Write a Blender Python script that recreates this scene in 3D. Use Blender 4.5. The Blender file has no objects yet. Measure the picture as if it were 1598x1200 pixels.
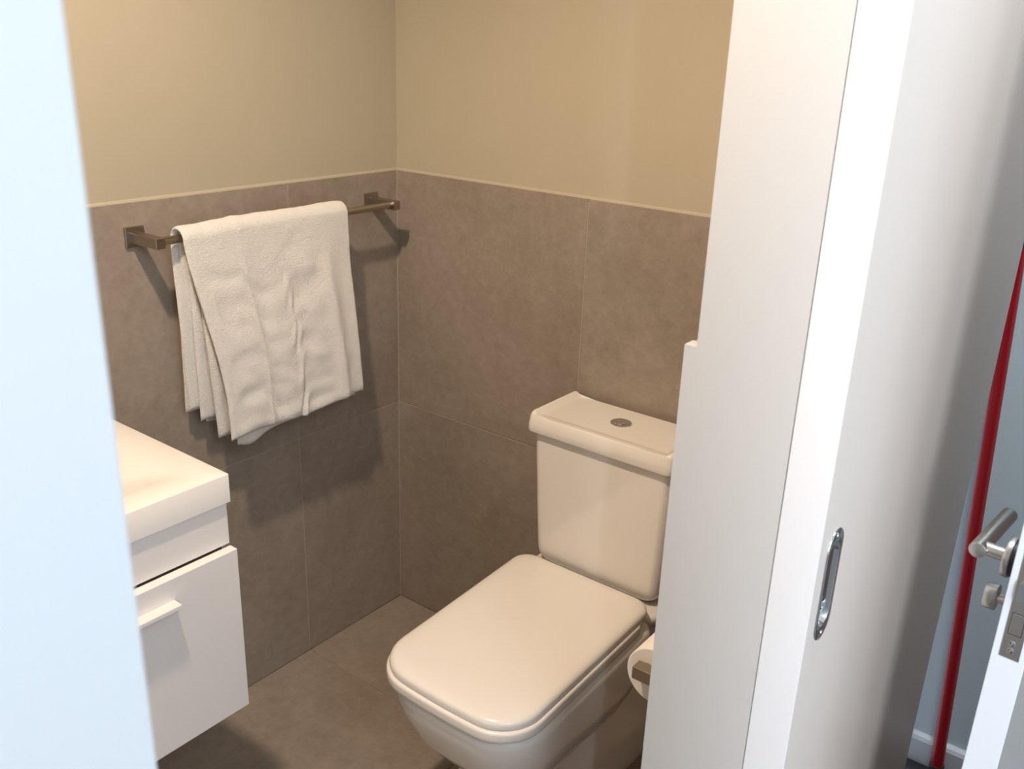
import bpy, bmesh, math, random
from mathutils import Vector, Matrix, noise

random.seed(4)
scene = bpy.context.scene
COL = scene.collection

# ------------------------------------------------------------------ camera
F, AZ, PITCH, ROLL = 1464.49, 0.645378, 0.35641, 0.0361423
CAM = Vector((1.62625, -1.66523, 1.51492))
fw = Vector((-math.sin(AZ)*math.cos(PITCH), math.cos(AZ)*math.cos(PITCH), -math.sin(PITCH)))
rt = fw.cross(Vector((0, 0, 1))).normalized()
up = rt.cross(fw)
rt2 = math.cos(ROLL)*rt + math.sin(ROLL)*up
up2 = -math.sin(ROLL)*rt + math.cos(ROLL)*up
cd = bpy.data.cameras.new('camera')
cd.sensor_width = 36
cd.lens = F/1598*36
cd.clip_start = 0.02
cd.dof.use_dof = True
cd.dof.focus_distance = 1.95
cd.dof.aperture_fstop = 10
cam = bpy.data.objects.new('camera', cd)
COL.objects.link(cam)
M = Matrix((rt2, up2, -fw)).transposed().to_4x4()
M.translation = CAM
cam.matrix_world = M
scene.camera = cam

# ------------------------------------------------------------------ light
w = bpy.data.worlds.new('world')
scene.world = w
w.use_nodes = True
w.node_tree.nodes['Background'].inputs[0].default_value = (0.74, 0.86, 1.0, 1)
w.node_tree.nodes['Background'].inputs[1].default_value = 1.05
scene.view_settings.view_transform = 'Standard'
scene.view_settings.look = 'None'
scene.view_settings.gamma = 1
scene.view_settings.exposure = 0.0
scene.view_settings.use_curve_mapping = False


def light(name, typ, loc, aim, energy, color, **kw):
    l = bpy.data.lights.new(name, typ)
    l.energy = energy
    l.color = color
    for k, v in kw.items():
        setattr(l, k, v)
    o = bpy.data.objects.new(name, l)
    COL.objects.link(o)
    o.location = loc
    o.rotation_euler = (Vector(aim)-Vector(loc)).to_track_quat('-Z', 'Y').to_euler()
    return o


# recessed ceiling lamp of the washroom
light('ceiling_downlight', 'SPOT', (0.77, -1.23, 2.38), (0.77, -1.20, 0), 102, (1.0, 0.78, 0.575),
      shadow_soft_size=0.04, spot_size=math.radians(150), spot_blend=0.6)
# daylight through the window at the end of the hall, behind the camera
light('hall_window', 'AREA', (3.05, -3.54, 1.75), (1.40, -0.50, 1.2), 92, (0.82, 0.90, 1.0),
      shape='RECTANGLE', size=0.35, size_y=1.2)
# added bluish fill from the hall side, lifting the door casing
light('side_fill', 'AREA', (2.65, -1.78, 2.25), (1.3, -1.6, 1.6), 14, (0.82, 0.91, 1.0),
      shape='RECTANGLE', size=0.5, size_y=0.8)


# added fill spot that lifts the dim hall wall between the doors
light('hall_fill', 'SPOT', (1.47, -0.42, 2.55), (1.46, 0.1, 0.6), 80, (0.93, 0.97, 1.0),
      shadow_soft_size=0.14, spot_size=math.radians(110), spot_blend=0.8)


# ------------------------------------------------------------------ materials
def mat(name, color, rough=0.5, metal=0.0, var=None, vscale=8, bump=None, coat=0.0, spec=0.5, sss=0, rvar=0):
    """var: second colour mixed in by noise; bump: list of (scale, strength, distance)"""
    m = bpy.data.materials.new(name)
    m.use_nodes = True
    nt = m.node_tree
    b = nt.nodes['Principled BSDF']
    b.inputs['Base Color'].default_value = (*color, 1)
    b.inputs['Roughness'].default_value = rough
    b.inputs['Metallic'].default_value = metal
    b.inputs['Coat Weight'].default_value = coat
    b.inputs['Coat Roughness'].default_value = 0.05
    b.inputs['Specular IOR Level'].default_value = spec
    tc = nt.nodes.new('ShaderNodeTexCoord')
    geo = nt.nodes.new('ShaderNodeNewGeometry')
    if var:
        n1 = nt.nodes.new('ShaderNodeTexNoise')
        n1.inputs['Scale'].default_value = vscale
        n1.inputs['Detail'].default_value = 8
        n1.inputs['Roughness'].default_value = 0.65
        nt.links.new(geo.outputs['Position'], n1.inputs['Vector'])
        cr = nt.nodes.new('ShaderNodeValToRGB')
        cr.color_ramp.elements[0].position = 0.32
        cr.color_ramp.elements[1].position = 0.68
        cr.color_ramp.elements[0].color = (*color, 1)
        cr.color_ramp.elements[1].color = (*var, 1)
        nt.links.new(n1.outputs['Fac'], cr.inputs['Fac'])
        nt.links.new(cr.outputs['Color'], b.inputs['Base Color'])
    if bump:
        last = None
        for sc, st, di in bump:
            n2 = nt.nodes.new('ShaderNodeTexNoise')
            n2.inputs['Scale'].default_value = sc
            n2.inputs['Detail'].default_value = 4
            nt.links.new(geo.outputs['Position'], n2.inputs['Vector'])
            bp = nt.nodes.new('ShaderNodeBump')
            bp.inputs['Strength'].default_value = st
            bp.inputs['Distance'].default_value = di
            nt.links.new(n2.outputs['Fac'], bp.inputs['Height'])
            if last:
                nt.links.new(last.outputs['Normal'], bp.inputs['Normal'])
            last = bp
        nt.links.new(last.outputs['Normal'], b.inputs['Normal'])
    return m


def tile_mat():
    m = mat('concrete_tile', (0.3, 0.26, 0.22), 0.55, bump=[(220, 0.12, 0.001), (30, 0.1, 0.001)])
    nt = m.node_tree
    b = nt.nodes['Principled BSDF']
    geo = [n for n in nt.nodes if n.type == 'NEW_GEOMETRY'][0]
    oi = nt.nodes.new('ShaderNodeObjectInfo')
    add = nt.nodes.new('ShaderNodeVectorMath')
    add.operation = 'ADD'
    sc = nt.nodes.new('ShaderNodeVectorMath')
    sc.operation = 'SCALE'
    sc.inputs['Scale'].default_value = 7.0
    comb = nt.nodes.new('ShaderNodeCombineXYZ')
    for k in range(3):
        nt.links.new(oi.outputs['Random'], comb.inputs[k])
    nt.links.new(comb.outputs[0], sc.inputs[0])
    nt.links.new(geo.outputs['Position'], add.inputs[0])
    nt.links.new(sc.outputs[0], add.inputs[1])
    cols = []
    for scale, c0, c1, p0, p1 in ((3.2, (0.245, 0.203, 0.165), (0.335, 0.285, 0.24), 0.38, 0.62),
                                  (42, (0.20, 0.165, 0.132), (0.40, 0.345, 0.29), 0.28, 0.74)):
        n = nt.nodes.new('ShaderNodeTexNoise')
        n.inputs['Scale'].default_value = scale
        n.inputs['Detail'].default_value = 9
        n.inputs['Roughness'].default_value = 0.7
        nt.links.new(add.outputs[0], n.inputs['Vector'])
        cr = nt.nodes.new('ShaderNodeValToRGB')
        cr.color_ramp.elements[0].position = p0
        cr.color_ramp.elements[1].position = p1
        cr.color_ramp.elements[0].color = (*c0, 1)
        cr.color_ramp.elements[1].color = (*c1, 1)
        nt.links.new(n.outputs['Fac'], cr.inputs['Fac'])
        cols.append(cr)
    mx = nt.nodes.new('ShaderNodeMix')
    mx.data_type = 'RGBA'
    mx.inputs[0].default_value = 0.4
    nt.links.new(cols[0].outputs[0], mx.inputs[6])
    nt.links.new(cols[1].outputs[0], mx.inputs[7])
    nt.links.new(mx.outputs[2], b.inputs['Base Color'])
    return m


M_TILE = tile_mat()
M_GROUT = mat('grout', (0.44, 0.385, 0.315), 0.8, var=(0.36, 0.315, 0.26), vscale=30)
M_CAULK = mat('trim_caulk', (0.42, 0.375, 0.28), 0.6)
M_PAINT = mat('beige_paint', (0.43, 0.385, 0.29), 0.6, var=(0.455, 0.405, 0.305), vscale=3, bump=[(160, 0.06, 0.001)])
M_JAMB = mat('offwhite_paint', (0.575, 0.575, 0.57), 0.5, var=(0.59, 0.59, 0.585), vscale=2, bump=[(120, 0.05, 0.001)])
M_CASING = mat('white_casing', (0.86, 0.87, 0.88), 0.4, var=(0.87, 0.88, 0.89), vscale=2)
M_DOOR = mat('door_enamel', (0.78, 0.79, 0.81), 0.38, var=(0.795, 0.805, 0.825), vscale=2, bump=[(60, 0.03, 0.001)])
M_DOORFACE = mat('door_face_warm_bounce', (0.80, 0.70, 0.62), 0.38, var=(0.81, 0.715, 0.635), vscale=2, bump=[(60, 0.03, 0.001)])  # white door; warm bounce light tinted into its broad faces
M_DOORFACE_SHADED = mat('door_face_shaded', (0.30, 0.25, 0.215), 0.4, var=(0.315, 0.265, 0.23), vscale=2)  # same door face, darkened to paint in the shade on this leaf
M_HALL = mat('hall_grey_paint', (0.62, 0.74, 0.80), 0.6, bump=[(150, 0.06, 0.001)])
M_SKIRT = mat('skirting_paint', (0.70, 0.74, 0.80), 0.35)
M_DARKFLOOR = mat('dark_floor', (0.07, 0.07, 0.075), 0.4, var=(0.10, 0.10, 0.10), vscale=12)
M_CEIL = mat('ceiling_paint', (0.78, 0.76, 0.72), 0.7)
M_CHINA = mat('glazed_china', (0.83, 0.80, 0.765), 0.10, coat=0.5)
M_SEAT = mat('seat_plastic', (0.845, 0.81, 0.77), 0.2)
M_CAB = mat('white_laminate', (0.83, 0.80, 0.78), 0.32)
M_BASIN = mat('basin_resin', (0.86, 0.83, 0.80), 0.22)
M_GAP = mat('gap_shade', (0.10, 0.08, 0.07), 0.8)  # dark tone standing in for shade in the drawer gap
M_NICKEL = mat('brushed_nickel', (0.42, 0.37, 0.31), 0.28, 1.0, bump=[(300, 0.05, 0.0005)])
M_STEEL = mat('brushed_steel', (0.58, 0.56, 0.53), 0.30, 1.0, bump=[(300, 0.05, 0.0005)])
M_CHROME = mat('chrome', (0.72, 0.72, 0.72), 0.07, 1.0)
M_RED = mat('red_pole_coat', (0.40, 0.003, 0.010), 0.35)
M_BLACK = mat('black_plastic', (0.02, 0.02, 0.022), 0.45)
M_PAPER = mat('tissue_paper', (0.87, 0.84, 0.80), 0.9, bump=[(350, 0.25, 0.001)])
M_CARD = mat('cardboard', (0.42, 0.33, 0.24), 0.9)
M_TOWEL = mat('terry_cloth', (0.93, 0.91, 0.88), 0.95, bump=[(520, 1.0, 0.0045), (190, 0.5, 0.003)])
M_HEM = mat('towel_hem', (0.86, 0.83, 0.79), 0.85, bump=[(500, 0.25, 0.001)])
for m in (M_TOWEL, M_HEM):
    m.node_tree.nodes['Principled BSDF'].inputs['Sheen Weight'].default_value = 0.4


# ------------------------------------------------------------------ helpers
def obj(name, bm, m, parent=None, smooth=False, angle=35):
    me = bpy.data.meshes.new(name)
    bmesh.ops.recalc_face_normals(bm, faces=bm.faces)
    bm.to_mesh(me)
    bm.free()
    if m:
        me.materials.append(m)
    o = bpy.data.objects.new(name, me)
    COL.objects.link(o)
    if parent:
        o.parent = parent
        o.matrix_parent_inverse = Matrix.Translation(-parent.location) if not parent.parent else Matrix.Identity(4)
    if smooth:
        me.shade_smooth()
        a = math.radians(angle)
        bm2 = bmesh.new()
        bm2.from_mesh(me)
        for e in bm2.edges:
            if len(e.link_faces) == 2 and e.calc_face_angle(0) > a:
                e.smooth = False
        bm2.to_mesh(me)
        bm2.free()
    return o


def thing(name, label, cat, loc, group=None):
    o = bpy.data.objects.new(name, None)
    COL.objects.link(o)
    o.empty_display_size = 0.05
    o.location = loc
    o['label'] = label
    o['category'] = cat
    if group:
        o['group'] = group
    return o


def struct(o, label=None, cat=None):
    o['kind'] = 'structure'
    if label:
        o['label'] = label
    if cat:
        o['category'] = cat
    return o


def add_box(bm, x0, x1, y0, y1, z0, z1, bevel=0.0, seg=2):
    r = bmesh.ops.create_cube(bm, size=1)
    vs = r['verts']
    for v in vs:
        v.co = Vector((x0 + (v.co.x+.5)*(x1-x0), y0 + (v.co.y+.5)*(y1-y0), z0 + (v.co.z+.5)*(z1-z0)))
    if bevel:
        es = list({e for v in vs for e in v.link_edges})
        bmesh.ops.bevel(bm, geom=es, offset=bevel, segments=seg, profile=0.5, affect='EDGES')


def box(*a, **k):
    bm = bmesh.new()
    add_box(bm, *a, **k)
    return bm


def add_cyl(bm, p0, p1, r, n=32, r2=None, bevel=0.0):
    p0, p1 = Vector(p0), Vector(p1)
    d = p1-p0
    q = d.to_track_quat('Z', 'Y').to_matrix()
    r2 = r if r2 is None else r2
    prof = [(0, r), (d.length, r2)]
    if bevel:
        b = bevel
        prof = [(0, r-b), (b*.3, r-b*.3), (b, r), (d.length-b, r2), (d.length-b*.3, r2-b*.3), (d.length, r2-b)]
    rings = []
    for h, rr in prof:
        rings.append([bm.verts.new(p0 + q @ Vector((rr*math.cos(2*math.pi*k/n), rr*math.sin(2*math.pi*k/n), h))) for k in range(n)])
    skin(bm, rings)


def skin(bm, rings, cap0=True, cap1=True):
    for a, b in zip(rings[:-1], rings[1:]):
        n = len(a)
        for k in range(n):
            bm.faces.new((a[k], a[(k+1) % n], b[(k+1) % n], b[k]))
    if cap0:
        bm.faces.new(list(reversed(rings[0])))
    if cap1:
        bm.faces.new(rings[-1])


def rpoly(xb0, xb1, yb, xf0, xf1, yf, rb, rf, n=8, bow=0.0):
    """rounded trapezoid in plan: back edge at yb (x xb0..xb1), front edge at yf<yb (x xf0..xf1)"""
    C = [((xb0, yb), rb), ((xf0, yf), rf), ((xf1, yf), rf), ((xb1, yb), rb)]
    pts = []
    for i in range(4):
        P = Vector(C[i][0])
        A = Vector(C[i-1][0])
        B = Vector(C[(i+1) % 4][0])
        r = max(C[i][1], 1e-4)
        u = (A-P).normalized()
        v = (B-P).normalized()
        ang = u.angle(v)
        t = r/math.tan(ang/2)
        cen = P + (u+v).normalized()*(r/math.sin(ang/2))
        s = P+u*t-cen
        e = P+v*t-cen
        a0 = math.atan2(s.y, s.x)
        a1 = math.atan2(e.y, e.x)
        da = (a1-a0+math.pi) % (2*math.pi)-math.pi
        for k in range(n+1):
            a = a0+da*k/n
            pts.append([cen.x+r*math.cos(a), cen.y+r*math.sin(a)])
        if i == 1:                                   # extra points along the front edge
            Q = Vector(C[2][0])
            s0 = Vector(pts[-1])
            e0 = Q+(P-Q).normalized()*t
            for k in range(1, 8):
                q = s0.lerp(e0, k/8)
                pts.append([q.x, q.y])
        if i in (0, 2):
            nxt = C[(i+1) % 4]
            s0 = Vector(pts[-1])
            Q = Vector(nxt[0])
            e0 = Q+(P-Q).normalized()*nxt[1]
            for k in range(1, 6):
                q = s0.lerp(e0, k/6)
                pts.append([q.x, q.y])
        if i == 3:
            s0 = Vector(pts[-1])
            e0 = Vector(C[0][0])+Vector((C[0][1], 0))
            for k in range(1, 6):
                q = s0.lerp(e0, k/6)
                pts.append([q.x, q.y])
    if bow:
        w2 = (xf1-xf0)/2
        xc = (xf0+xf1)/2
        for p in pts:
            if p[1] < (yb+yf)/2:
                f = min(1, ((yb+yf)/2-p[1])/((yb-yf)/2))
                p[1] -= bow*f*max(0, 1-((p[0]-xc)/w2)**2)
    return pts


SKEW = 0.0


def ring(bm, pts, z):
    # the pan stands very slightly askew to the wall
    return [bm.verts.new((p[0]+SKEW*max(0.0, -p[1]-0.18), p[1], z(p) if callable(z) else z)) for p in pts]


# ------------------------------------------------------------------ setting
YJ = -0.757          # jamb face of the doorway
XI, XO = 1.195, 1.314
H = 2.42
YF = -2.2            # near end of the washroom

# left wall with painted upper part and tiled lower part
wl = struct(obj('wall_left', box(-0.15, -0.0045, YF-0.1, 0.1, -0.02, H), M_PAINT))
wb = struct(obj('wall_back', box(-0.0045, 1.30, 0.0045, 0.12, -0.02, H), M_PAINT))

bm = bmesh.new()
add_box(bm, XI, XO, YJ, 0.13, 0, H)                       # wall between the washroom and the hall
add_box(bm, XI-0.015, XI, YJ, YJ+0.02, 0, 1.2)            # plaster return over the tile edge
add_box(bm, XI, XO, YF-0.1, -1.497, 0, H, bevel=0.004)
add_box(bm, XI, XO, -1.497, YJ, 2.08, H)
wr = struct(obj('wall_right', bm, M_JAMB))
wf = struct(obj('wall_front', box(-0.01, XI, YF-0.1, YF, 0, H), M_PAINT))
fl = struct(obj('floor', box(-0.02, 1.30, YF, 0.012, -0.05, -0.002), M_GROUT))
struct(obj('ceiling', box(-0.15, XO, YF-0.1, 0.13, H, H+0.1), M_CEIL))

# grout beds just behind the tile faces, with the pale bead on top of the wainscot
bm = bmesh.new()
add_box(bm, -0.006, -0.0012, YF, 0.0, 0, 1.196)
obj('grout_bed', bm, M_GROUT, wl)
bm = bmesh.new()
add_box(bm, 0.0, XI-0.0165, 0.0012, 0.006, 0, 1.196)
obj('grout_bed', bm, M_GROUT, wb)


def prism_y(pts, y0, y1):
    bm = bmesh.new()
    a = [bm.verts.new((x, y0, z)) for x, z in pts]
    b = [bm.verts.new((x, y1, z)) for x, z in pts]
    skin(bm, [a, b])
    return bm


def prism_x(pts, x0, x1):
    bm = bmesh.new()
    a = [bm.verts.new((x0, y, z)) for y, z in pts]
    b = [bm.verts.new((x1, y, z)) for y, z in pts]
    skin(bm, [a, b])
    return bm


struct(obj('trim_1', prism_y([(-0.006, 1.1985), (-0.0005, 1.1985), (-0.0015, 1.2010), (-0.0045, 1.2045), (-0.006, 1.2045)], YF, 0.004), M_CAULK))
struct(obj('trim_2', prism_x([(0.006, 1.1985), (0.0005, 1.1985), (0.0015, 1.2010), (0.0045, 1.2045), (0.006, 1.2045)], -0.004, XI), M_CAULK))

# corner bead of sealant
bm = bmesh.new()
add_box(bm, -0.001, 0.0016, -0.0016, 0.001, 0, 1.198)
struct(obj('trim_3', bm, M_GROUT))

G = 0.0010
BV = 0.0007


def tile_wall_x(parent, xf, xb, ys, zs):
    for y1, y0 in zip(ys[:-1], ys[1:]):
        for z0, z1 in zip(zs[:-1], zs[1:]):
            obj('tile', box(min(xf, xb), max(xf, xb), y0+G, y1-G, z0+G, z1-G, bevel=BV, seg=1), M_TILE, parent)


ZS = [0.0, 0.598, 1.2]
tile_wall_x(wl, 0.0, -0.008, [0.0, -0.336, -0.936, -1.536, YF], ZS)
tile_wall_x(wr, XI-0.015, XI-0.001, [0.0, -0.336, YJ+0.02], ZS)
tile_wall_x(wr, XI-0.015, XI-0.001, [-1.50, YF], ZS)
xs = [0.0, 0.5554, 1.1554, XI-0.0155]
for x0, x1 in zip(xs[:-1], xs[1:]):
    for z0, z1 in zip(ZS[:-1], ZS[1:]):
        obj('tile', box(x0+G, x1-G, 0.0, 0.008, z0+G, z1-G, bevel=BV, seg=1), M_TILE, wb)
ys = [0.0, -0.336, -0.936, -1.536, YF]
xs = [0.0, 0.5554, 1.1554, 1.30]
for x0, x1 in zip(xs[:-1], xs[1:]):
    for y1, y0 in zip(ys[:-1], ys[1:]):
        obj('tile', box(x0+G, x1-G, y0+G, y1-G, -0.01, 0.0, bevel=BV, seg=1), M_TILE, fl)

# the hall
struct(obj('trim_4', box(XO, 1.326, -1.75, -1.5022, 0, 2.2, bevel=0.003, seg=3), M_CASING))
struct(obj('floor_hall', box(XO-0.014, 4.2, -5.0, 0.26, -0.05, -0.0015), M_DARKFLOOR))
struct(obj('wall_hall', box(XO, 4.2, 0.248, 0.36, 0, 2.6), M_HALL))
struct(obj('hall_light_blocker', box(XO, 2.075, -2.12, -2.0, 0, 2.6), M_JAMB))  # unseen wall piece added to keep window light out of the washroom
struct(obj('ceiling_hall', box(XO, 4.2, -3.0, 0.36, 2.6, 2.7), M_CEIL))
pts = [(0.248, 0.0), (0.232, 0.0), (0.232, 0.088), (0.236, 0.096), (0.243, 0.0995), (0.248, 0.1)]
struct(obj('baseboard_back', prism_x(pts, XO, 4.2), M_SKIRT))

# ------------------------------------------------------------------ sliding door
YD0, YD1, XD = YJ, 0.083, 1.3635
d1 = thing('door_1', 'off-white sliding door slid open along the hall side of the wall', 'door', (XD-0.02, -0.34, 0))
struct(d1)


def stadium(yc, zc, hw, hh, n=16, p=1.0):
    pts = []
    for k in range(2*n+2):
        a = math.pi*k/(n) if k <= n else math.pi*(k-1)/n
        a = min(a, 2*math.pi)
        c, s = math.cos(a), math.sin(a)
        pts.append((yc+hw*c, zc+(hh-hw)*(1 if k <= n else -1)+hw*s*p))
    return pts


YC, ZC = -0.707, 0.943
bm = bmesh.new()
add_box(bm, XO+0.0008, XD, YD0+0.0005, YD1, 0.012, 2.12, bevel=0.0012, seg=2)
door_o = obj('door_panel', bm, M_DOOR, d1)
cb = bmesh.new()
st = stadium(YC, ZC, 0.0205, 0.0665)
skin(cb, [[cb.verts.new((XD-0.016, y, z)) for y, z in st], [cb.verts.new((XD+0.01, y, z)) for y, z in st]])
cutter = obj('cutter', cb, M_DOOR)
mod = door_o.modifiers.new('cut', 'BOOLEAN')
mod.object = cutter
mod.solver = 'EXACT'
dg = bpy.context.evaluated_depsgraph_get()
me2 = bpy.data.meshes.new_from_object(door_o.evaluated_get(dg))
door_o.modifiers.clear()
door_o.data = me2


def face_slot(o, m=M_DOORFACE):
    """the two broad faces of the leaf carry a tone with bounce light and shade painted in, the edges stay white"""
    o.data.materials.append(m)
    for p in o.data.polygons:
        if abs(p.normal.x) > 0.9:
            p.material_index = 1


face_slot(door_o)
bpy.data.objects.remove(cutter, do_unlink=True)

# flush pull: flat rim, then a dished cup
bm = bmesh.new()
prof = [(0.0245, 0.0715, -0.001), (0.0250, 0.0720, 0.0003), (0.0247, 0.0717, 0.0012), (0.0240, 0.0710, 0.0017),
        (0.0185, 0.0570, 0.0017), (0.0170, 0.0550, 0.0010), (0.0155, 0.0530, -0.004), (0.0145, 0.0515, -0.0115),
        (0.0120, 0.0490, -0.0135)]
rings = []
for hw, hh, dx in prof:
    rings.append([bm.verts.new((XD+dx, y, z)) for y, z in stadium(YC, ZC, hw, hh)])
skin(bm, rings, cap0=False)
pull = obj('flush_pull', bm, M_CHROME, d1, smooth=True, angle=40)
pull['label'] = 'recessed chrome finger pull'
for s in (1, -1):
    bm = bmesh.new()
    z = ZC+s*0.0635
    add_cyl(bm, (XD+0.0014, YC, z), (XD+0.0026, YC, z), 0.0032, n=16, bevel=0.0006)
    obj('screw', bm, M_STEEL, pull, smooth=True)

# ------------------------------------------------------------------ hinged door with lever
A2 = math.atan2(0.0838, 0.9964)
HX, HY = 1.524, -0.570      # near left corner
d2 = thing('door_2', 'white hinged door at the right edge standing ajar with steel lever', 'door', (HX, HY, 0))
struct(d2)
d2.rotation_euler = (0, 0, -A2)


def ch(name, bm, m, parent, smooth=False, **k):
    """child in the door's own space (y runs to the hinges, x through the leaf)"""
    o = obj(name, bm, m, None, smooth, **k)
    o.parent = parent
    return o


T = 0.0375
face_slot(ch('door_panel', box(0, T, 0, 0.78, 0.008, 2.06, bevel=0.0012), M_DOOR, d2), M_DOORFACE_SHADED)
LZ = 0.9475
BS = 0.062
lv = bmesh.new()
add_cyl(lv, (-0.0115, BS, LZ), (-0.020, BS, LZ), 0.026, n=48, bevel=0.0015)
rose = ch('rose', lv, M_STEEL, d2, True)
lv = bmesh.new()
add_cyl(lv, (-0.006, BS, LZ), (-0.052, BS, LZ), 0.0085, n=32)
add_cyl(lv, (-0.050, BS-0.0135, LZ), (-0.050, BS+0.115, LZ), 0.0102, n=48, bevel=0.0008)
ch('lever', lv, M_STEEL, d2, True)
lv = bmesh.new()
add_cyl(lv, (0.0, BS, LZ), (-0.012, BS, LZ), 0.0235, n=40)
ch('rose_gap_shade', lv, M_BLACK, rose, True)  # black disc stands in for the shaded gap behind the rose
# thumb turn under it
CZ = LZ-0.059
tt = bmesh.new()
add_cyl(tt, (0, BS, CZ), (-0.010, BS, CZ), 0.0085, n=32)
add_box(tt, -0.007, 0, BS-0.005, BS+0.005, CZ-0.030, CZ, bevel=0.002)
ch('lock_cylinder', tt, M_STEEL, d2, True)
tt = bmesh.new()
add_cyl(tt, (-0.008, BS, CZ), (-0.022, BS, CZ), 0.0058, n=24)
tr = []
n = 32
for h, s in ((-0.018, 0.92), (-0.0195, 1.0), (-0.0315, 1.0), (-0.033, 0.92)):
    tr.append([tt.verts.new((h, BS+s*0.0105*math.copysign(abs(math.cos(2*math.pi*k/n))**0.6, math.cos(2*math.pi*k/n)),
                             CZ+s*0.0165*math.copysign(abs(math.sin(2*math.pi*k/n))**0.8, math.sin(2*math.pi*k/n)))) for k in range(n)])
skin(tt, tr)
ch('thumb_turn', tt, M_STEEL, d2, True)
# forend plate with latch, bolt and screws
fp = bmesh.new()
PX0, PX1 = T/2-0.0105, T/2+0.0115
add_box(fp, PX0, PX1, -0.0012, 0.001, 0.852, 1.087, bevel=0.0004, seg=1)
plate = ch('lock_plate', fp, M_STEEL, d2)
bb = bmesh.new()
add_box(bb, T/2-0.006, T/2+0.007, -0.0022, 0, 0.885, 0.912, bevel=0.0006, seg=1)
ch('dead_bolt', bb, M_STEEL, plate)
bb = bmesh.new()
pts = [(-0.006, -0.0115), (0.006, -0.0115), (0.006, 0.002), (-0.006, 0.002)]
a = [bb.verts.new((T/2+0.0005+x, y*(1 if x < 0 else 0.15), 0.932)) for x, y in pts]
b = [bb.verts.new((T/2+0.0005+x, y*(1 if x < 0 else 0.15), 0.955)) for x, y in pts]
skin(bb, [a, b])
ch('latch', bb, M_STEEL, plate)
for zz in (0.873, 0.8635, 1.070):
    bb = bmesh.new()
    add_cyl(bb, (T/2+0.0005, -0.0010, zz), (T/2+0.0005, -0.0022, zz), 0.0036, n=20, bevel=0.0006)
    add_cyl(bb, (T/2+0.0005, -0.0020, zz), (T/2+0.0005, -0.0027, zz), 0.0013, n=8)
    ch('screw', bb, M_CHROME, plate, True)
ins = bmesh.new()
add_box(ins, T/2-0.0068, T/2+0.0078, -0.00145, 0, 0.8842, 0.9128)
ch('bolt_slot', ins, M_BLACK, plate)

# ------------------------------------------------------------------ red pole
P0 = Vector((1.4045, 0.210, 0.06))
P1 = Vector((1.3385, 0.213, 1.190))
dv = (P1-P0).normalized()
bp = thing('broom', 'red-poled broom with black grip leaning behind the sliding door', 'broom', (P0.x, P0.y, 0))
bm = bmesh.new()
add_cyl(bm, P0, P1, 0.0128, n=32)
obj('pole', bm, M_RED, bp, True)
bm = bmesh.new()
add_cyl(bm, P1-dv*0.002, P1+dv*0.14, 0.0136, n=32, bevel=0.003)
obj('grip', bm, M_BLACK, bp, True)
bm = bmesh.new()
add_cyl(bm, P0-dv*0.035, P0+dv*0.006, 0.0165, n=32, r2=0.0150, bevel=0.001)
obj('socket', bm, M_BLACK, bp, True)
bm = bmesh.new()
add_box(bm, P0.x-0.075, P0.x+0.125, P0.y-0.028, P0.y+0.015, 0.012, 0.040, bevel=0.006)
hd = obj('broom_head', bm, M_BLACK, bp, True)
bm = bmesh.new()
for i in range(24):
    for j in range(4):
        x = P0.x-0.070+i*0.190/23
        y = P0.y-0.023+j*0.011
        add_box(bm, x-0.0025, x+0.0025, y-0.002, y+0.002, 0.0, 0.014)
br = obj('bristles', bm, M_RED, hd)
br['kind'] = 'stuff'

# ------------------------------------------------------------------ toilet
XC = 0.728
t = thing('toilet', 'white close-coupled toilet with closed square seat lid', 'toilet', (XC, -0.30, 0))


def outline(wb_, wf_, yb, yf, rb, rf, bow, d=0.0, xc=XC):
    return rpoly(xc-wb_+d, xc+wb_-d, yb-d, xc-wf_+d, xc+wf_-d, yf+d, max(rb-d*.6, .003), max(rf-d*.6, .003), bow=bow)


# cistern body
bm = bmesh.new()
rings = []
R = 0.040
prof = []
for k in range(9):
    a = math.pi/2*k/8
    prof.append((0.4145+R*(1-math.sin(math.pi/2-a)), R*(1-math.sin(a))))
prof += [(0.52, -0.005), (0.60, -0.009), (0.68, -0.013), (0.737, -0.015)]
for z, d in prof:
    hw = 0.153
    yfr = -0.172 + (0.006 if z < .5 else 0.006*(1-(z-.5)/.24))
    rings.append(ring(bm, rpoly(XC-hw+d, XC+hw-d, -0.012, XC-hw+d, XC+hw-d, yfr+max(d, 0)*.8, 0.012, 0.022), z))
skin(bm, rings)
obj('cistern', bm, M_CHINA, t, True, angle=50)

# cistern lid with raised ends
LX0, LX1, LY0, LY1 = 0.553, 0.903, -0.1865, -0.013


def ss(v):
    v = max(0, min(1, v))
    return v*v*(3-2*v)


def lid_h(x, y):
    e = ss((abs(x-XC)-0.146)/0.019)
    fr = ss((-0.160-y)/0.014)
    return 0.7685 + max(0.0095*e, 0.0022*fr)


bm = bmesh.new()
rings = []
for z, d in ((0.7345, 0.006), (0.7335, 0.001), (0.736, -0.0005), (0.750, 0.0), (0.768, 0.0025), (0.7735, 0.0045), (0.7765, 0.0075), (0.78, 0.011),
             (0.78, 0.015), (0.78, 0.019), (0.78, 0.023), (0.78, 0.027), (0.78, 0.031), (0.78, 0.036), (0.78, 0.042), (0.78, 0.05)):
    P = rpoly(LX0+d, LX1-d, LY1-min(d, .004), LX0+d, LX1-d, LY0+d, max(0.008-d*.2, .003), max(0.016-d*.3, .004))
    rings.append(ring(bm, P, lambda p: min(z, lid_h(p[0], p[1])-max(0, 0.004-max(d, 0))*0.5) if z > .75 else z))
skin(bm, rings)
obj('cistern_lid', bm, M_CHINA, t, True, angle=50)

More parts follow.
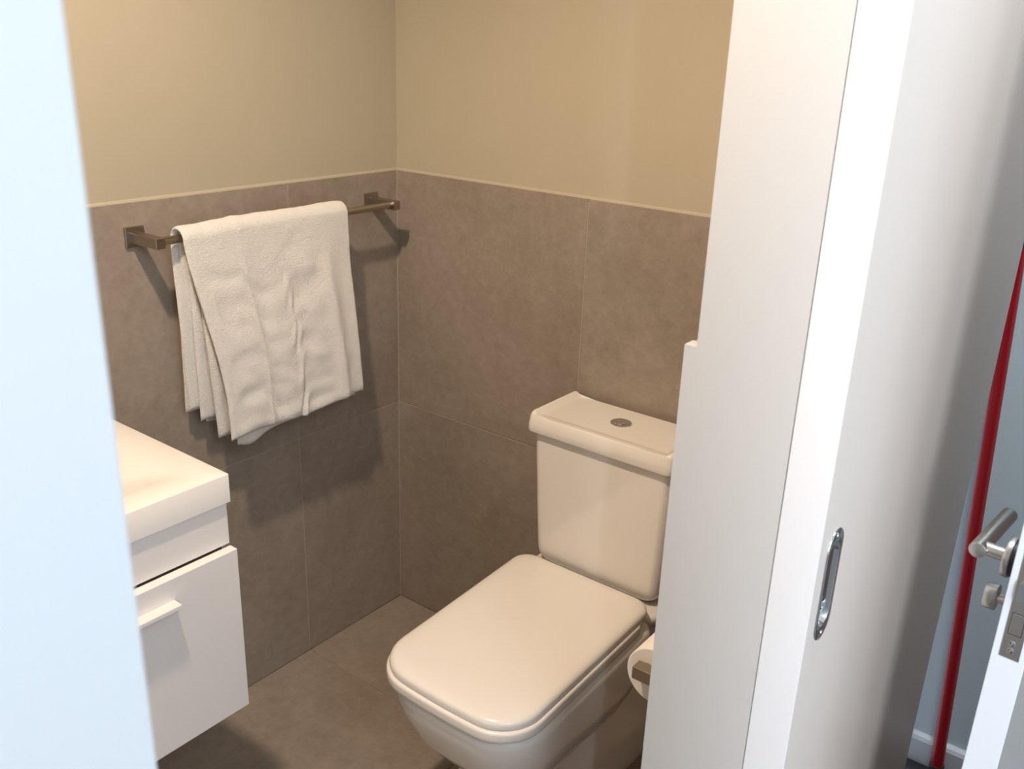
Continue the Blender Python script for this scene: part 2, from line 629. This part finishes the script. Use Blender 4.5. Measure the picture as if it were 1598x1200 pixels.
# flush button
BXY = (0.728, -0.092)
bm = bmesh.new()
add_cyl(bm, (*BXY, 0.768), (*BXY, 0.7712), 0.0225, n=48, bevel=0.0015)
fbt = obj('flush_button', bm, M_CHROME, t, True)
fbt['label'] = 'round chrome dual flush button'
for s in (0, 1):
    bm = bmesh.new()
    a0 = math.radians(60)+s*math.pi
    low, hi = [], []
    for k in range(17):
        a = a0+math.pi*k/16
        off = 0.0006
        x = 0.0165*math.cos(a)+off*math.cos(a0+math.pi/2)
        y = 0.0165*math.sin(a)+off*math.sin(a0+math.pi/2)
        low.append(bm.verts.new((BXY[0]+x, BXY[1]+y, 0.7705)))
        hi.append(bm.verts.new((BXY[0]+x*.95, BXY[1]+y*.95, 0.7728 if s else 0.7722)))
    skin(bm, [low, hi])
    obj('button_half', bm, M_CHROME, fbt, True, angle=30)

# seat lid
SKEW = 0.0375
bm = bmesh.new()
rings = []
LW = dict(xc=0.7225, wb_=0.1665, wf_=0.162, yb=-0.1795, yf=-0.664, rb=0.040, rf=0.075, bow=0.010)
for z, d in ((0.4290, 0.008), (0.4283, 0.003), (0.4290, 0.0006), (0.432, 0.0), (0.438, 0.0003), (0.4415, 0.0018), (0.4442, 0.0048), (0.4462, 0.0092),
             (0.4475, 0.0150), (0.4486, 0.022), (0.4493, 0.032), (0.4498, 0.050), (0.4500, 0.085)):
    rings.append(ring(bm, outline(d=d, **LW), z))
skin(bm, rings)
obj('seat_lid', bm, M_SEAT, t, True, angle=60)

# seat ring below it
bm = bmesh.new()
LS = dict(xc=0.7225, wb_=0.170, wf_=0.168, yb=-0.205, yf=-0.670, rb=0.045, rf=0.080, bow=0.010)
rings = []
for z, d in ((0.4265, 0.014), (0.4270, 0.006), (0.4262, 0.0025), (0.4245, 0.0008), (0.422, 0.0002), (0.412, 0.0), (0.4065, 0.0008), (0.4045, 0.003), (0.4040, 0.008), (0.405, 0.02)):
    rings.append(ring(bm, outline(d=d, **LS), z))
skin(bm, rings)
obj('seat_ring', bm, M_SEAT, t, True, angle=60)

# hinge blocks between the seat and the china deck
for s in (-1, 1):
    bm = bmesh.new()
    add_box(bm, XC+s*0.085-0.018, XC+s*0.085+0.018, -0.200, -0.182, 0.418, 0.434, bevel=0.004)
    obj('seat_hinge', bm, M_SEAT, t, True)

# bowl (one glazed body: rim, belly and the deck under the cistern)
bm = bmesh.new()
rings = []
prof = [  # z, half width back, half width front, y back, y front, r back, r front
    (0.4030, 0.155, 0.150, -0.190, -0.648, 0.04, 0.085),
    (0.4005, 0.163, 0.158, -0.180, -0.657, 0.04, 0.088),
    (0.394, 0.168, 0.163, -0.175, -0.661, 0.04, 0.090),
    (0.380, 0.170, 0.164, -0.170, -0.661, 0.04, 0.092),
    (0.350, 0.170, 0.161, -0.165, -0.656, 0.04, 0.094),
    (0.320, 0.168, 0.156, -0.165, -0.643, 0.045, 0.096),
    (0.290, 0.164, 0.149, -0.180, -0.631, 0.05, 0.098),
    (0.262, 0.158, 0.140, -0.205, -0.613, 0.05, 0.095),
    (0.238, 0.150, 0.129, -0.235, -0.592, 0.05, 0.088),
    (0.220, 0.140, 0.116, -0.265, -0.568, 0.05, 0.078),
    (0.209, 0.127, 0.100, -0.290, -0.546, 0.05, 0.068),
    (0.203, 0.106, 0.082, -0.31, -0.520, 0.05, 0.050)]
for z, wb_, wf_, yb, yf, rb, rf in prof:
    rings.append(ring(bm, rpoly(XC-wb_, XC+wb_, yb, XC-wf_, XC+wf_, yf, rb, rf, bow=0.010), z))
skin(bm, rings)
obj('bowl', bm, M_CHINA, t, True, angle=50)
bm = bmesh.new()
rings = []
for z, d, yfr in ((0.30, 0.040, -0.15), (0.335, 0.034, -0.16), (0.365, 0.022, -0.170), (0.380, 0.010, -0.180), (0.394, 0.003, -0.188), (0.403, 0.0, -0.190), (0.409, 0.003, -0.189), (0.4130, 0.010, -0.186), (0.4140, 0.03, -0.18)):
    rings.append(ring(bm, rpoly(XC-0.170+d, XC+0.170-d, -0.012, XC-0.170+d, XC+0.170-d, yfr, 0.015, 0.040), z))
skin(bm, rings)
obj('cistern_deck', bm, M_CHINA, t, True, angle=50)

bm = bmesh.new()
rings = []
for z, wb_, wf_, yf, rf in ((0.0, 0.136, 0.112, -0.525, 0.05), (0.006, 0.138, 0.114, -0.528, 0.05), (0.03, 0.136, 0.111, -0.523, 0.05),
                            (0.08, 0.134, 0.106, -0.514, 0.05), (0.15, 0.133, 0.102, -0.510, 0.05), (0.19, 0.133, 0.100, -0.512, 0.05),
                            (0.215, 0.133, 0.100, -0.516, 0.05), (0.28, 0.130, 0.09, -0.45, 0.05), (0.34, 0.128, 0.08, -0.40, 0.05)):
    rings.append(ring(bm, rpoly(XC-wb_, XC+wb_, -0.03, XC-wf_, XC+wf_, yf, 0.05, rf, bow=0.012), z))
skin(bm, rings)
obj('pedestal', bm, M_CHINA, t, True, angle=50)

SKEW = 0.0
# ------------------------------------------------------------------ toilet roll and its holder
RX, RZ = 1.108, 0.662
h = thing('toilet_roll_holder', 'square brushed nickel toilet roll holder on the wall beside the toilet', 'roll holder', (XI-0.015, -0.645, RZ))
bm = bmesh.new()
add_box(bm, XI-0.022, XI-0.0150, -0.667, -0.622, RZ-0.018, RZ+0.018, bevel=0.0012)
obj('wall_plate', bm, M_NICKEL, h, True)
bm = bmesh.new()
add_box(bm, 1.1000, XI-0.021, -0.655, -0.635, RZ-0.010, RZ+0.010, bevel=0.0010)
obj('arm', bm, M_NICKEL, h)
bm = bmesh.new()
add_cyl(bm, (RX+0.003, -0.637, RZ), (RX+0.003, -0.515, RZ), 0.0065, n=24, bevel=0.001)
obj('roll_rod', bm, M_NICKEL, h, True)

rr = thing('toilet_roll', 'white paper roll hanging on the holder beside the toilet', 'toilet roll', (RX, -0.575, RZ-0.03))
RCX, RCZ, RRA = 1.124, RZ-0.0125, 0.046
bm = bmesh.new()
n = 64
rings = []
for y, r in ((-0.630, 0.0195), (-0.630, RRA-0.0015), (-0.6285, RRA), (-0.5305, RRA), (-0.529, RRA-0.0015), (-0.529, 0.0195), ):
    rings.append([bm.verts.new((RCX+r*math.cos(2*math.pi*k/n), y, RCZ+r*math.sin(2*math.pi*k/n))) for k in range(n)])
skin(bm, rings, False, False)
for k in range(n):
    bm.faces.new((rings[0][k], rings[-1][k], rings[-1][(k+1) % n], rings[0][(k+1) % n]))
obj('paper', bm, M_PAPER, rr, True)
bm = bmesh.new()
rings = []
for y, r in ((-0.6303, 0.0193), (-0.5287, 0.0193), (-0.5287, 0.0180), (-0.6303, 0.0180)):
    rings.append([bm.verts.new((RCX+r*math.cos(2*math.pi*k/n), y, RCZ+r*math.sin(2*math.pi*k/n))) for k in range(n)])
skin(bm, rings, False, False)
for k in range(n):
    bm.faces.new((rings[0][k], rings[-1][k], rings[-1][(k+1) % n], rings[0][(k+1) % n]))
obj('cardboard_core', bm, M_CARD, rr, True)

# ------------------------------------------------------------------ vanity
VY0, VY1 = -1.255, -0.850
v = thing('vanity_cabinet', 'white wall-hung vanity cabinet with one deep drawer, left edge', 'cabinet', (0.2, -1.05, 0.39))
bm = bmesh.new()
add_box(bm, 0.001, 0.4215, VY0+0.004, VY1-0.004, 0.395, 0.783)
obj('cabinet_body', bm, M_CAB, v)
bm = bmesh.new()
add_box(bm, 0.4215, 0.4225, VY0+0.006, VY1-0.006, 0.40, 0.712)
obj('drawer_gap_shade', bm, M_GAP, v)  # thin dark sheet painting the shade behind the drawer front
bm = bmesh.new()
add_box(bm, 0.4215, 0.4375, VY0, VY1-0.001, 0.7075, 0.7832, bevel=0.0008)
obj('fascia', bm, M_CAB, v)
bm = bmesh.new()
add_box(bm, 0.4375, 0.4560, VY0, VY1, 0.389, 0.7035, bevel=0.0012)
add_box(bm, 0.4228, 0.4375, VY0+0.02, VY1-0.02, 0.42, 0.690)
dr = obj('drawer', bm, M_CAB, v)
bm = bmesh.new()
add_box(bm, 0.4555, 0.4765, -1.135, -0.972, 0.6575, 0.6655, bevel=0.0010)
hdl = obj('handle', bm, M_CAB, dr)

b = thing('washbasin', 'white rectangular washbasin top resting on the vanity cabinet', 'washbasin', (0.22, -1.05, 0.783))
bm = bmesh.new()
BX0, BX1, BY0, BY1 = 0.001, 0.4430, VY0-0.004, VY1+0.004


def rp2(d, r):
    return rpoly(BX0+d, BX1-d, BY1-d, BX0+d, BX1-d, BY0+d, r, r)


rings = [ring(bm, rp2(0.003, .002), 0.7835), ring(bm, rp2(0.0, .002), 0.7850), ring(bm, rp2(0.0, .002), 0.8337),
         ring(bm, rp2(0.0005, .002), 0.8346), ring(bm, rp2(0.0015, .002), 0.8350),
         ring(bm, rp2(0.040, .02), 0.8350)]
for k in range(1, 13):
    d_ = 0.04+0.13*k/12
    rings.append(ring(bm, rp2(d_, .02+.03*k/12), 0.8350-0.034*ss(k/12)))
skin(bm, rings)
obj('basin', bm, M_BASIN, b, True, angle=40)

# ------------------------------------------------------------------ towel rail
ZR = 1.1345
tb = thing('towel_rail', 'brushed nickel towel rail with square brackets on the tiled wall', 'towel rail', (0.0, -0.405, ZR))
XB = 0.076
for yc in (-0.706, -0.091):
    bm = bmesh.new()
    add_box(bm, 0.0, 0.006, yc-0.020, yc+0.020, ZR-0.018, ZR+0.020, bevel=0.0012)
    add_box(bm, 0.005, XB+0.013, yc-0.010, yc+0.010, ZR-0.010, ZR+0.010, bevel=0.0010)
    obj('bracket', bm, M_NICKEL, tb)
bm = bmesh.new()
add_cyl(bm, (XB-0.001, -0.697, ZR+0.001), (XB-0.001, -0.100, ZR+0.001), 0.0078, n=24)
obj('rail', bm, M_NICKEL, tb, True)

# ------------------------------------------------------------------ towel
tw = thing('towel', 'white terry towel folded and hung over the rail', 'towel', (XB, -0.44, ZR))


def fbm(x, y, z, o=3):
    s, a = 0, 1
    for k in range(o):
        s += a*noise.noise(Vector((x, y, z)))
        x, y, z, a = x*2.03, y*2.03, z*2.03, a*.5
    return s


def sheet(name, mtl, path, y_left, y_right, thick, disp, nv=110, nu=110, smooth=True, parent=None, edge=None):
    """path(u)->(x,z) centre line for u 0..1 ; y_left/right(u) ; disp(u,v)->offset along normal ; a closed solid with rounded rims"""
    bm = bmesh.new()
    P, N = [], []
    for i in range(nu+1):
        u = i/nu
        x, z = path(u)
        xa, za = path(max(0, u-1e-3))
        xb, zb = path(min(1, u+1e-3))
        tx, tz = xb-xa, zb-za
        l = math.hypot(tx, tz) or 1
        P.append((x, z))
        N.append((tz/l, -tx/l))
    def surf(side):
        g = []
        for i in range(nu+1):
            row = []
            u = i/nu
            yl, yr = y_left(u), y_right(u)
            for j in range(nv+1):
                vv = j/nv
                # rounded rims: thickness falls off near the borders
                e = min(vv, 1-vv)*abs(yr-yl)
                e2 = min(u, 1-u)*edge if edge else 1
                f = math.sqrt(max(0, 1-(1-min(1, e/thick))**2))
                f2 = math.sqrt(max(0, 1-(1-min(1, e2/thick))**2))
                th = thick/2*(0.12+0.88*f*f2)
                dd = disp(u, vv)
                o = side*th+dd
                row.append(bm.verts.new((P[i][0]+N[i][0]*o, yl+(yr-yl)*vv, P[i][1]+N[i][1]*o + drop(u, vv))))
            g.append(row)
        return g
    drop = getattr(disp, 'drop', lambda u, v_: 0)
    a, c = surf(1), surf(-1)
    for g in (a, c):
        for i in range(nu):
            for j in range(nv):
                bm.faces.new((g[i][j], g[i+1][j], g[i+1][j+1], g[i][j+1]))
    for i in range(nu):
        bm.faces.new((a[i][0], a[i+1][0], c[i+1][0], c[i][0]))
        bm.faces.new((a[i][nv], a[i+1][nv], c[i+1][nv], c[i][nv]))
    for j in range(nv):
        bm.faces.new((a[0][j], a[0][j+1], c[0][j+1], c[0][j]))
        bm.faces.new((a[nu][j], a[nu][j+1], c[nu][j+1], c[nu][j]))
    return obj(name, bm, mtl, parent or tw, smooth, angle=70)


def over_path(r, xf_bot, z_f, xb_bot, z_b, rc=None):
    """from the back hem up, over the rail, down to the front hem"""
    cx, cz = XB-0.001, ZR
    lb = (cz-z_b)
    lf = (cz-z_f)
    la = math.pi*r
    L = lb+la+lf

    def path(u):
        s = u*L
        if s < lb:
            k = 1-s/lb
            return (cx-r)+(xb_bot-(cx-r))*k, cz-(lb-s)
        s -= lb
        if s < la:
            a = math.pi-s/r
            return cx+r*math.cos(a), cz+r*math.sin(a)
        s -= la
        k = s/lf
        return (cx+r)+(xf_bot-(cx+r))*ss(k*1.0)**0.8, cz-s
    path.L = L
    path.uf = (lb+la)/L
    return path


# the outer layer (front face and the part over the rail)
p1 = over_path(0.0205, 0.118, 0.721, 0.040, 0.775)


def front_disp(u, v_):
    k = max(0.0, (u-p1.uf)/(1-p1.uf))
    d = 0.0
    # two long pressed creases and panels bulging between them
    c1, c2, c3 = 0.30-0.02*k, 0.53-0.01*k, 0.80+0.03*k
    for c, dep in ((c1, 0.0021), (c2, 0.0012)):
        q = (v_-c)/0.013
        d -= dep*math.exp(-q*q)*min(1, .35+k*2)
        d += 0.0028*math.exp(-((v_-c-0.07)/0.055)**2)*ss(k/.2)
    d -= 0.0075*math.exp(-((v_-c3)/0.045)**2)*ss((k-0.10)/.3)
    d += 0.007*ss((v_-c3)/0.12)*ss(k/.3)
    # pillowy cross wrinkles, out of step from panel to panel
    wl_ = ss((c1-v_)/.10+.5)
    wr_ = ss((v_-c2)/.10+.5)
    ph = 0.5*wl_+0.6*wr_
    wgt = ss((0.82-v_)/.12)*ss((v_-0.03)/.10)*ss((k-0.08)/.15)
    sk = k*5.2+0.9*v_+ph
    d += wgt*0.0085*noise.noise(Vector((v_*3.1+ph, sk, 4.1)))
    d += wgt*0.0050*noise.noise(Vector((v_*5.5+ph*2, sk*2.3-v_*3, 8.1)))
    d += 0.0010*fbm(v_*14, k*12, 9.2, 2)
    # stitched hems
    d -= 0.0012*math.exp(-((v_-0.075)/0.007)**2)*ss(k/.1)
    d -= 0.0012*math.exp(-((k-0.962)/0.007)**2)
    if u < p1.uf:
        d += 0.0015*fbm(v_*5, u*6, 2.2, 2)
    return d


def fdrop(u, v_):
    k = max(0.0, (u-p1.uf)/(1-p1.uf))
    return k*(0.004*math.sin(v_*9)+(-0.004+0.004*v_))+(0.006*ss((v_-0.03)/.3) if u > .4 and u < p1.uf else 0)*0.6


front_disp.drop = fdrop


def yl1(u):
    k = max(0.0, (u-p1.uf)/(1-p1.uf))
    kb = max(0.0, 1-u/0.4)
    return -0.664+0.056*ss(k/0.9)**0.7 + 0.016*kb


def yr1(u):
    k = max(0.0, (u-p1.uf)/(1-p1.uf))
    return -0.252+0.020*k


sheet('outer_fold', M_TOWEL, p1, yl1, yr1, 0.0085, front_disp, nv=150, nu=190, edge=p1.L)

# second layer, peeping out below the first at the front and behind it at the side
p2 = over_path(0.0122, 0.104, 0.704, 0.030, 0.735)


def d2f(u, v_):
    return 0.002*fbm(v_*4+7, u*4, 3.3, 2)


def d2drop(u, v_):
    k = ss((u-0.75)/.25)
    kb = ss((0.25-u)/.25)
    return k*(-0.0165*math.exp(-((v_-0.10)/.10)**2)+0.012*v_)+kb*(-0.02*math.sin(v_*3))


d2f.drop = d2drop
sheet('inner_fold', M_TOWEL, p2, lambda u: -0.655+0.070*ss((u-.5)/.5)**0.7+0.05*ss((.5-u)/.5), lambda u: -0.262+0.010*u, 0.007, d2f, nv=70, nu=110, edge=p2.L)

# folded edges hanging between the rail and the wall
for (x0, x1, ya, yb_, zb, th, yr_) in ((0.053, 0.030, -0.655, -0.650, 0.768, 0.010, -0.50),
                                  (0.066, 0.048, -0.640, -0.628, 0.748, 0.009, -0.45),
                                  (0.084, 0.072, -0.636, -0.606, 0.710, 0.014, -0.40)):
    def path(u, x0=x0, x1=x1, zb=zb):
        return x0+(x1-x0)*u, (ZR-0.016)+(zb-ZR+0.016)*u
    f = lambda u, v_: 0.002*fbm(v_*3+x0*50, u*5, x0*90, 2)
    sheet('back_fold', M_TOWEL, path, lambda u, a=ya, c=yb_: a+(c-a)*u, lambda u, q=yr_: q, th, f, nv=40, nu=60, edge=ZR-zb)
